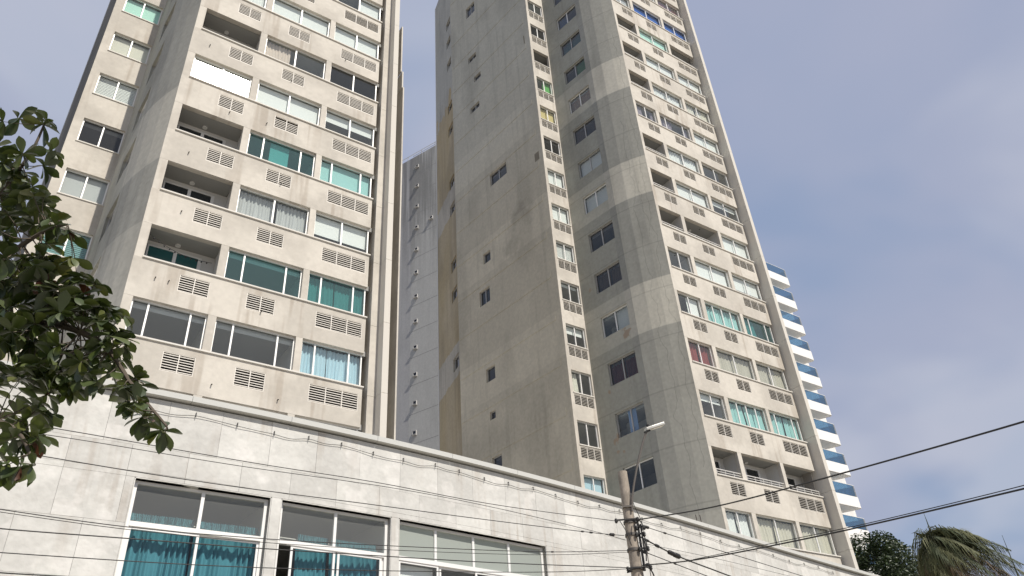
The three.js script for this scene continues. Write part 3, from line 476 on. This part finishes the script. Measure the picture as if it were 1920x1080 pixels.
// ------------------------------------------------------------ utility pole, street light, overhead cables
{
  const P = thing('utility_pole', 'round weathered concrete utility pole with black cable hardware', 'utility pole'); P.position.set(1.906, 0, -14.88);
  const t = tex(256, 512, (u, v) => { const c = mix([.34, .29, .235], [.25, .215, .175], sm(.4, .7, fbm(u * 6, v * 40, 400, 4, 6))); return mul(c, .8 + .4 * fbm(u * 40, v * 200, 410, 2, 40)); }, 0);
  const sh = mk('shaft', new THREE.CylinderGeometry(.093, .17, 7.18, 20, 1), std([1, 1, 1], .9, { map: t }), P); sh.position.y = 3.59;
  const blk = std([.018, .017, .016], .55), steel = std([.10, .09, .08], .6, { metalness: .4 });
  for (const y of [6.17, 5.93, 5.65, 5.30]) { const b = mk('clamp_band', new THREE.CylinderGeometry(.115 + (6.6 - y) * .012, .117 + (6.6 - y) * .012, .05, 20, 1, true), steel, P); b.position.y = y; }
  const arm = (y, x0, x1, z) => { const m = mk('bracket', bxy(x0, x1, y - .013, y + .013, z - .013, z + .013), blk, P); for (const x of [x0, x1]) { const i = mk('insulator', new THREE.LatheGeometry([[0, -.045], [.02, -.045], [.032, -.02], [.02, -.005], [.032, .01], [.02, .04], [0, .045]].map(p => new THREE.Vector2(...p)), 12), blk, P); i.position.set(x, y - .02, z + .03); } };
  arm(6.2, -.27, .14, .12); arm(6.05, .1, .24, .08); arm(5.92, .08, .22, .1); arm(5.65, .1, .25, .1); arm(5.30, -.18, .24, .14);
  mk('service_rack', mg([bxy(.115, .155, 5.25, 6.2, .05, .09), bxy(.17, .2, 5.55, 6.1, .08, .11)]), blk, P);
  const drop = (pts, r) => mk('drop_wire', tube(pts, r, 20, 5), blk, P);
  drop([[.16, 6.2, .1], [.22, 6.05, .14], [.17, 5.9, .16], [.21, 5.7, .15], [.18, 5.4, .16]], .012); drop([[.13, 6.15, .13], [.19, 5.95, .1], [.24, 5.75, .12], [.2, 5.5, .13]], .01);
  drop([[.1, 5.3, .16], [.2, 5.27, .17], [.27, 5.15, .15], [.28, 4.9, .12]], .014); drop([[-.2, 6.18, .13], [-.1, 5.95, .14], [-.05, 5.7, .15]], .008); drop([[-.12, 5.28, .15], [-.2, 5.22, .16], [-.1, 5.24, .18]], .012);
  // street light on a slanted arm
  const L = thing('street_light', 'slanted arm street light with flat lamp head fixed to the pole', 'street light'); L.position.set(1.906, 0, -14.88);
  const galv = std([.13, .115, .10], .6, { metalness: .4 });
  mk('arm', tube([[.06, 6.35, .12], [.1, 6.6, .12], [.3, 7.25, .12], [.55, 7.87, .11], [.62, 7.98, .11]], .021, 24, 8), galv, L);
  mk('arm_clamp', mg([bx(.2, .035, .2, .0, 6.45, .04)]), galv, L);
  const H = new THREE.Group(); H.name = 'lamp_head'; H.position.set(.60, 7.98, .11); H.rotation.set(.12, .35, .30); L.add(H);
  const s = new THREE.Shape(); s.moveTo(0, -.05); s.lineTo(.12, -.07); s.lineTo(.40, -.085); s.quadraticCurveTo(.45, 0, .40, .085); s.lineTo(.12, .07); s.lineTo(0, .05); s.closePath();
  const hg = new THREE.ExtrudeGeometry(s, { depth: .035, bevelEnabled: true, bevelSize: .012, bevelThickness: .012, bevelSegments: 2 }); hg.rotateX(-Math.PI / 2);
  mk('housing', hg, std([.55, .54, .50], .45, { metalness: .3 }), H); mk('lens', bxy(.14, .39, -.022, -.013, -.06, .06), std([.75, .72, .60], .3), H);
  const ph = mk('photocell', new THREE.CylinderGeometry(.03, .034, .06, 12), blk, H); ph.position.set(.07, .075, 0); mk('knuckle', bxy(-.06, .06, -.045, -.012, -.035, .035), blk, H);
}
{
  const blk = std([.02, .019, .018], .55);
  const cable = (label, pts, r, lumps) => { const g = thing('overhead_cable', label, 'cable', 'overhead cables'); mk('wire', tube(pts, r, 60, 6), blk, g); if (lumps) { const c = new THREE.CatmullRomCurve3(pts.map(p => V(...p)), false, 'centripetal'); for (const [t, k] of lumps) { const q = c.getPointAt(t), tg = c.getTangentAt(t), m = mk('splice', new THREE.CapsuleGeometry(k, k * 2.2, 4, 8), blk, g); m.position.copy(q); m.quaternion.setFromUnitVectors(V(0, 1, 0), tg); } } };
  cable('highest cable running left from the pole across the pale wall', [[1.67, 6.15, -14.68], [-.63, 6.03, -12.83], [-2.34, 6.03, -11.44], [-3.77, 5.98, -10.28], [-5.78, 5.95, -8.65], [-6.46, 5.92, -8.1]], .006);
  cable('thin cable crossing just below the highest one left of the pole', [[1.76, 5.82, -14.76], [1.16, 5.88, -14.28], [-.63, 5.98, -12.83], [-2.01, 5.99, -11.7], [-4, 5.9, -10.1], [-5.68, 5.86, -8.74], [-6.44, 5.81, -8.12]], .005);
  cable('cable left of the pole skimming the tops of the podium windows', [[1.75, 5.9, -14.75], [1.33, 5.86, -14.41], [-.64, 5.75, -12.82], [-2.47, 5.67, -11.34], [-3.97, 5.6, -10.12], [-4.96, 5.58, -9.32], [-5.92, 5.58, -8.54], [-6.39, 5.57, -8.16]], .0065, [[.03, .03], [.08, .018], [.1, .016]]);
  cable('cable passing in front of the window transoms left of the pole', [[1.79, 5.63, -14.79], [.25, 5.37, -13.54], [-2.1, 5.1, -11.64], [-3.57, 4.96, -10.45], [-4.93, 4.88, -9.35], [-5.99, 4.89, -8.48], [-6.24, 4.9, -8.28]], .006, [[.18, .014]]);
  cable('thin cable just under the one at the window transoms', [[1.79, 5.60, -14.79], [.25, 5.32, -13.54], [-2.1, 5.04, -11.64], [-3.57, 4.91, -10.45], [-4.93, 4.85, -9.35], [-5.99, 4.86, -8.48], [-6.24, 4.87, -8.28]], .0045);
  cable('cable crossing the teal curtains below the transoms', [[1.74, 5.31, -14.74], [-.67, 5.06, -12.79], [-1.99, 4.95, -11.72], [-3.66, 4.82, -10.37], [-4.9, 4.74, -9.36], [-5.95, 4.68, -8.52], [-6.19, 4.68, -8.32]], .0075);
  cable('lower cable crossing the teal curtains near the picture bottom', [[1.74, 5.29, -14.74], [.67, 5.1, -13.88], [-.68, 4.91, -12.79], [-3.85, 4.55, -10.21], [-5.89, 4.42, -8.56], [-6.13, 4.41, -8.37]], .006);
  cable('lowest cable clipping the bottom left corner of the wall', [[-3.49, 4.28, -10.51], [-5.39, 4.23, -8.97], [-5.85, 4.21, -8.6], [-6.08, 4.21, -8.41]], .008);
  cable('thick upper cable rising from the pole to the right across the sky', [[1.98, 6.16, -14.72], [3.02, 5.63, -12.61], [4.26, 5.16, -10.1], [5.35, 4.79, -7.9], [5.78, 4.66, -7.02]], .0115);
  cable('thick lower cable rising from the pole to the right above the palm', [[2.0, 5.32, -14.69], [2.66, 5.0, -13.34], [4.01, 4.52, -10.62], [5.21, 4.16, -8.18], [5.64, 4.04, -7.31]], .0105, [[.02, .03]]);
  cable('thin cable running beside the thick lower one above the palm', [[2.66, 5.01, -13.34], [4.05, 4.53, -10.52], [4.30, 4.45, -10.02], [5.22, 4.19, -8.16], [5.65, 4.09, -7.28]], .0055);
  cable('upper of the cables descending right of the pole in front of the wall', [[2.09, 6.17, -15.04], [3.79, 6.02, -16.58], [4.59, 5.96, -17.3], [6.37, 5.81, -18.9], [7.71, 5.7, -20.1]], .008, [[.03, .03], [.1, .02]]);
  cable('thick lumpy cable bundle descending right of the pole', [[2.08, 5.94, -15.04], [2.8, 5.72, -15.68], [3.68, 5.57, -16.48], [3.99, 5.52, -16.76], [4.99, 5.37, -17.65]], .015, [[.05, .025], [.12, .03], [.22, .045], [.26, .05], [.35, .022]]);
  cable('lowest cable descending right of the pole', [[2.06, 5.67, -15.01], [3.47, 5.42, -16.28], [4.4, 5.28, -17.12]], .009, [[.03, .035], [.3, .018]]);
  cable('faint thin wire right of the pole between the descending cables', [[1.9, 5.82, -14.87], [3.74, 5.82, -16.53], [6.03, 5.76, -18.59]], .004);
  cable('loose wire hanging down beside the pole from the lamp', [[1.99, 6.82, -14.93], [2.06, 6.52, -15.0], [2.17, 6.23, -15.12], [2.18, 5.82, -15.13], [2.18, 5.56, -15.13], [2.18, 5.23, -15.12], [2.15, 4.94, -15.1]], .007);
}

// ------------------------------------------------------------ vegetation
function leafGeo(L, W, bend = .18) { // obovate leaf along +z, flat on y
  const P = [], I = [], n = 6, prof = [.10, .38, .66, .90, 1.0, .78, .06]; P.length = 0;
  for (let i = 0; i <= n; i++) { const t = i / n, w = W / 2 * prof[i], y = -bend * L * t * t; P.push(-w, y + w * .28, t * L, 0, y, t * L, w, y + w * .28, t * L); }
  for (let i = 0; i < n; i++) { const k = i * 3; I.push(k, k + 3, k + 1, k + 1, k + 3, k + 4, k + 1, k + 4, k + 2, k + 2, k + 4, k + 5); }
  const g = new THREE.BufferGeometry(); g.setAttribute('position', new THREE.Float32BufferAttribute(P, 3)); g.setIndex(I); g.computeVertexNormals(); return g;
}
const leafM = (c, r = .42) => phy(c, r, { transmission: .4, thickness: 0, side: THREE.DoubleSide, clearcoat: .25, clearcoatRoughness: .35 });
{
  const T = thing('almond_tree', 'broad-leaved street tree reaching in from the left edge close to the camera', 'tree');
  const bark = std([.10, .08, .06], .9);
  const blobs = [[-4.18, 6.88, -4.58, .12], [-3.95, 6.83, -4.65, .1], [-4.11, 6.46, -4.64, .24], [-3.85, 6.46, -4.6, .16], [-4.11, 6.1, -4.78, .32], [-3.77, 6.04, -4.67, .18], [-3.91, 5.66, -4.81, .36], [-3.56, 5.71, -4.7, .15], [-3.87, 5.25, -4.97, .45], [-3.49, 5.26, -4.88, .26], [-3.23, 5.12, -4.93, .19], [-3.69, 4.85, -4.99, .38], [-3.33, 4.87, -4.99, .28], [-3.04, 4.86, -4.94, .18], [-2.92, 4.75, -5.01, .11], [-3.38, 4.53, -4.96, .21], [-3.63, 4.44, -4.9, .23], [-3.05, 4.49, -4.94, .18], [-2.84, 4.35, -4.94, .13], [-2.67, 4.14, -4.92, .12], [-2.52, 4.03, -5.0, .08], [-2.83, 4.53, -4.95, .11], [-3.46, 4.21, -4.9, .13], [-3.53, 4.07, -4.85, .16], [-3.31, 4.01, -4.88, .08], [-3.44, 3.81, -4.79, .11], [-3.27, 3.72, -4.79, .08],
    [-4.5, 5.6, -4.9, .5], [-4.6, 6.2, -5.0, .45], [-4.7, 5.0, -5.2, .5], [-5.1, 5.6, -5.4, .6], [-5.2, 6.4, -5.2, .5], [-4.4, 4.5, -5.0, .35]];
  mk('trunk', taper([[-6.2, 0, -5.8], [-6.15, 1.5, -5.8], [-5.95, 2.9, -5.7], [-5.7, 4.0, -5.6]], .19, .11, 14, 10), bark, T);
  const limbs = [[[-5.7, 3.95, -5.6], [-5.0, 4.6, -5.3], [-4.3, 5.0, -5.1], [-3.6, 5.0, -4.98], [-3.1, 4.75, -4.95], [-2.8, 4.38, -4.95], [-2.5, 4.05, -4.98]], [[-5.7, 3.95, -5.6], [-5.2, 5.2, -5.2], [-4.5, 6.0, -4.9], [-4.0, 6.5, -4.65], [-3.95, 6.85, -4.62]], [[-5.7, 4.0, -5.6], [-4.6, 4.2, -5.1], [-3.9, 4.2, -4.9], [-3.5, 4.05, -4.86], [-3.25, 3.75, -4.8]], [[-5.0, 4.6, -5.3], [-4.3, 5.4, -4.95], [-3.7, 5.75, -4.75], [-3.5, 5.75, -4.7]]];
  limbs.forEach((l, i) => mk('limb', taper(l, .06, .009, 24, 7), bark, T));
  const pts = limbs.flatMap(l => { const c = new THREE.CatmullRomCurve3(l.map(p => V(...p)), false, 'centripetal'); return Array.from({ length: 25 }, (_, i) => c.getPointAt(i / 24)); });
  const near = q => pts.reduce((a, b) => b.distanceTo(q) < a.distanceTo(q) ? b : a);
  const mats = [leafM([.042, .065, .014]), leafM([.07, .10, .018]), leafM([.11, .14, .028]), leafM([.135, .15, .032]), leafM([.10, .035, .015])];
  const geos = [leafGeo(.16, .085), leafGeo(.135, .07, .3), leafGeo(.18, .09, .1)];
  const twigs = [], leaves = [];
  for (const [x, y, z, r] of blobs) {
    const n = Math.max(2, Math.round(255 * r * r * (r > .4 ? .55 : .75) * (y > 5.5 ? .62 : 1)));
    for (let i = 0; i < n; i++) {
      const a = rr(0, 6.283), c = rr(-1, 1), k = Math.cbrt(rnd()) * r * .98, s = Math.sqrt(1 - c * c), q = V(x + Math.cos(a) * s * k, y + c * k, z + Math.sin(a) * s * k * 1.1);
      const b = near(q), mid = b.clone().lerp(q, .55).add(V(rr(-.03, .03), rr(-.05, .02), rr(-.03, .03)));
      if (b.distanceTo(q) > .04) twigs.push(taper([[b.x, b.y, b.z], [mid.x, mid.y, mid.z], [q.x, q.y, q.z]], .006, .003, 4, 4));
      const dir = q.clone().sub(b).normalize().add(V(0, .15, 0)).normalize(), nl = 5 + Math.floor(rnd() * 4), a0 = rr(0, 6.28);
      const side = new THREE.Vector3().crossVectors(dir, Math.abs(dir.y) > .9 ? V(1, 0, 0) : V(0, 1, 0)).normalize(), up = new THREE.Vector3().crossVectors(side, dir).normalize();
      for (let j = 0; j < nl; j++) {
        const th = a0 + j * 6.283 / nl + rr(-.3, .3), d = dir.clone().multiplyScalar(rr(-.1, .55)).add(side.clone().multiplyScalar(Math.cos(th))).add(up.clone().multiplyScalar(Math.sin(th))); d.y -= .25; d.normalize();
        const o = new THREE.Object3D(); o.position.copy(q).addScaledVector(dir, -.03 * rnd()); o.up.set(rr(-.3, .3), 1, rr(-.3, .3)); o.lookAt(o.position.clone().add(d)); o.rotateZ(rr(-.5, .5)); o.scale.setScalar(rr(.72, 1.12)); o.updateMatrix();
        const v = rnd(); leaves.push({ m: o.matrix.clone(), g: Math.floor(rnd() * 3), c: v < .4 ? 0 : v < .75 ? 1 : v < .93 ? 2 : v < .985 ? 3 : 4, edge: k / r * (r < .25 ? 1.4 : 1) });
      }
    }
  }
  mk('twigs', mg(twigs), bark, T).userData.kind = 'stuff';
  leaves.sort((a, b) => b.edge - a.edge);
  leaves.slice(0, 280).forEach(l => { const m = mk('leaf', geos[l.g], mats[l.c], T); l.m.decompose(m.position, m.quaternion, m.scale); });
  for (let c = 0; c < 5; c++) { const l = leaves.slice(280).filter(l => l.c === c); if (l.length) mk('foliage', mg(l.map(q => geos[q.g].clone().applyMatrix4(q.m))), mats[c], T).userData.kind = 'stuff'; }
}
function bushTree(name, label, at, cy, rx, ry, n, cols, L, group) {
  const T = thing(name, label, 'tree', group); T.position.set(at[0], 0, at[1]);
  const bark = std([.10, .08, .06], .9), gs = [leafGeo(L, L * .5), leafGeo(L * .8, L * .45, .3)];
  mk('trunk', taper([[0, 0, 0], [.1, cy * .3, 0], [-.05, cy * .6, .1], [0, cy, 0]], .2, .09, 10, 8), bark, T);
  const cl = []; for (let i = 0; i < 26; i++) { const a = rr(0, 6.28), c = rr(-.8, 1), s = Math.sqrt(1 - c * c); cl.push([Math.cos(a) * s * rx * .72, cy + c * ry * .72, Math.sin(a) * s * rx * .72, rr(.25, .45) * rx]); }
  cl.forEach((c, i) => { if (i % 3 === 0) mk('limb', taper([[0, cy * .6, 0], [c[0] * .5, cy * .6 + (c[1] - cy * .6) * .6, c[2] * .5], [c[0], c[1], c[2]]], .06, .015, 6, 5), bark, T); });
  const by = cols.map(() => []);
  for (let i = 0; i < n; i++) { const c = cl[i % cl.length], a = rr(0, 6.28), q = rr(-1, 1), s = Math.sqrt(1 - q * q), k = c[3] * Math.cbrt(rr(.25, 1)); const o = new THREE.Object3D(); o.position.set(c[0] + Math.cos(a) * s * k, c[1] + q * k, c[2] + Math.sin(a) * s * k); o.rotation.set(rr(-1.2, .9), rr(0, 6.28), rr(-.6, .6)); o.scale.setScalar(rr(.7, 1.2)); o.updateMatrix(); by[Math.floor(Math.pow(rnd(), 1.3) * cols.length)].push(gs[i % 2].clone().applyMatrix4(o.matrix)); }
  by.forEach((l, i) => { if (l.length) mk('crown', mg(l), leafM(cols[i], .5), T).userData.kind = 'stuff'; });
}
const pol = (az, d) => [d * Math.sin(az * Math.PI / 180), -d * Math.cos(az * Math.PI / 180)];
bushTree('leafy_tree', 'dense dark green tree beside the lower right end of the high-rise', pol(23.0, 46), 10.9, 2.35, 2.1, 15000, [[.03, .055, .015], [.045, .075, .02], [.065, .10, .025]], .17);
bushTree('light_shrub', 'yellow-green leafy treetop below the dark tree and palm', pol(23.6, 42), 8.6, 1.5, 1.1, 3500, [[.10, .14, .03], [.15, .19, .05], [.07, .11, .03]], .17);
bushTree('leafy_tree', 'thin leafy treetop just behind the left side of the palm', pol(25.5, 47), 10.2, 1.9, 1.5, 6000, [[.04, .07, .02], [.06, .09, .025]], .17);
function palm(label, at, cy, lean, nf, L, spear, sd) {
  const T = thing('palm_tree', label, 'palm', 'palms at the right edge'); T.position.set(at[0], 0, at[1]); seed = sd;
  mk('trunk', taper([[.4, 0, 0], [.25, cy * .4, 0], [.05, cy * .8, 0], [0, cy, 0]], .17, .12, 14, 10), std([.20, .16, .12], .95), T);
  const pm = c => phy(c, .75, { side: THREE.DoubleSide, transmission: .15, thickness: 0 }), cols = [pm([.04, .055, .015]), pm([.095, .10, .035]), pm([.11, .07, .035])];
  for (let i = 0; i < nf; i++) {
    const a = i * 2.399 + rr(-.2, .2), el = 1.25 - 1.7 * (i / nf), h = Math.cos(el), len = L * rr(.85, 1.1), P = [];
    for (let k = 0; k <= 10; k++) { const t = k / 10; P.push(V(Math.cos(a) * h * len * t * .75 + lean * t * t * len * .75, Math.sin(el) * len * t * .85 - len * .62 * t * t * (1 + .3 * h), Math.sin(a) * h * len * t * .7)); }
    const c = new THREE.CatmullRomCurve3(P), pos = [], idx = [], N = 40;
    for (let k = 3; k < N; k++) for (const sd2 of [-1, 1]) {
      const t = k / N, q = c.getPointAt(t), tg = c.getTangentAt(t), sv = new THREE.Vector3().crossVectors(tg, V(0, 1, 0)).normalize().multiplyScalar(sd2);
      const ll = L * .42 * Math.sin(Math.PI * Math.min(.97, t * .85 + .15)) * rr(.75, 1.1), d = tg.clone().multiplyScalar(.75).add(sv.multiplyScalar(.75)).normalize(), p1 = q.clone().addScaledVector(d, ll * .5).add(V(lean * ll * .1, -.08 * ll, 0)), p2 = q.clone().addScaledVector(d, ll * .85).add(V(lean * ll * .3, -.75 * ll * rr(.3, 1.2), rr(-.15, .15) * ll)), wv = tg.clone().multiplyScalar(rr(.014, .03)), b = pos.length / 3;
      for (const [pp, w] of [[q, .6], [p1, 1], [p2, .12]]) pos.push(pp.x - wv.x * w, pp.y - wv.y * w, pp.z - wv.z * w, pp.x + wv.x * w, pp.y + wv.y * w, pp.z + wv.z * w);
      idx.push(b, b + 1, b + 2, b + 1, b + 3, b + 2, b + 2, b + 3, b + 4, b + 3, b + 5, b + 4);
    }
    const g = new THREE.BufferGeometry(); g.setAttribute('position', new THREE.Float32BufferAttribute(pos, 3)); g.setIndex(idx); g.computeVertexNormals();
    const tb = new THREE.TubeGeometry(c, 14, .022, 5, false); tb.deleteAttribute('uv');
    const f = mk('frond', mg([g, tb]), cols[i > nf * .8 ? 2 : i % 2], T); f.position.y = cy;
  }
  const sp = mk('spear_leaf', taper([[0, cy, 0], [spear[0] * .5 + .03, cy + spear[1] * .5, 0], [spear[0], cy + spear[1], 0]], .05, .006, 8, 6), cols[0], T);
}
palm('wind-bent palm with long drooping fronds beside the dark tree', pol(26.5, 38), 10.15, .6, 46, 2.6, [.06, 1.35], 77);
palm('low palm at the right edge showing mostly its tall spear leaf', pol(30.2, 38), 6.9, .4, 14, 1.6, [.12, 3.15], 99);

renderer.render(scene, camera);
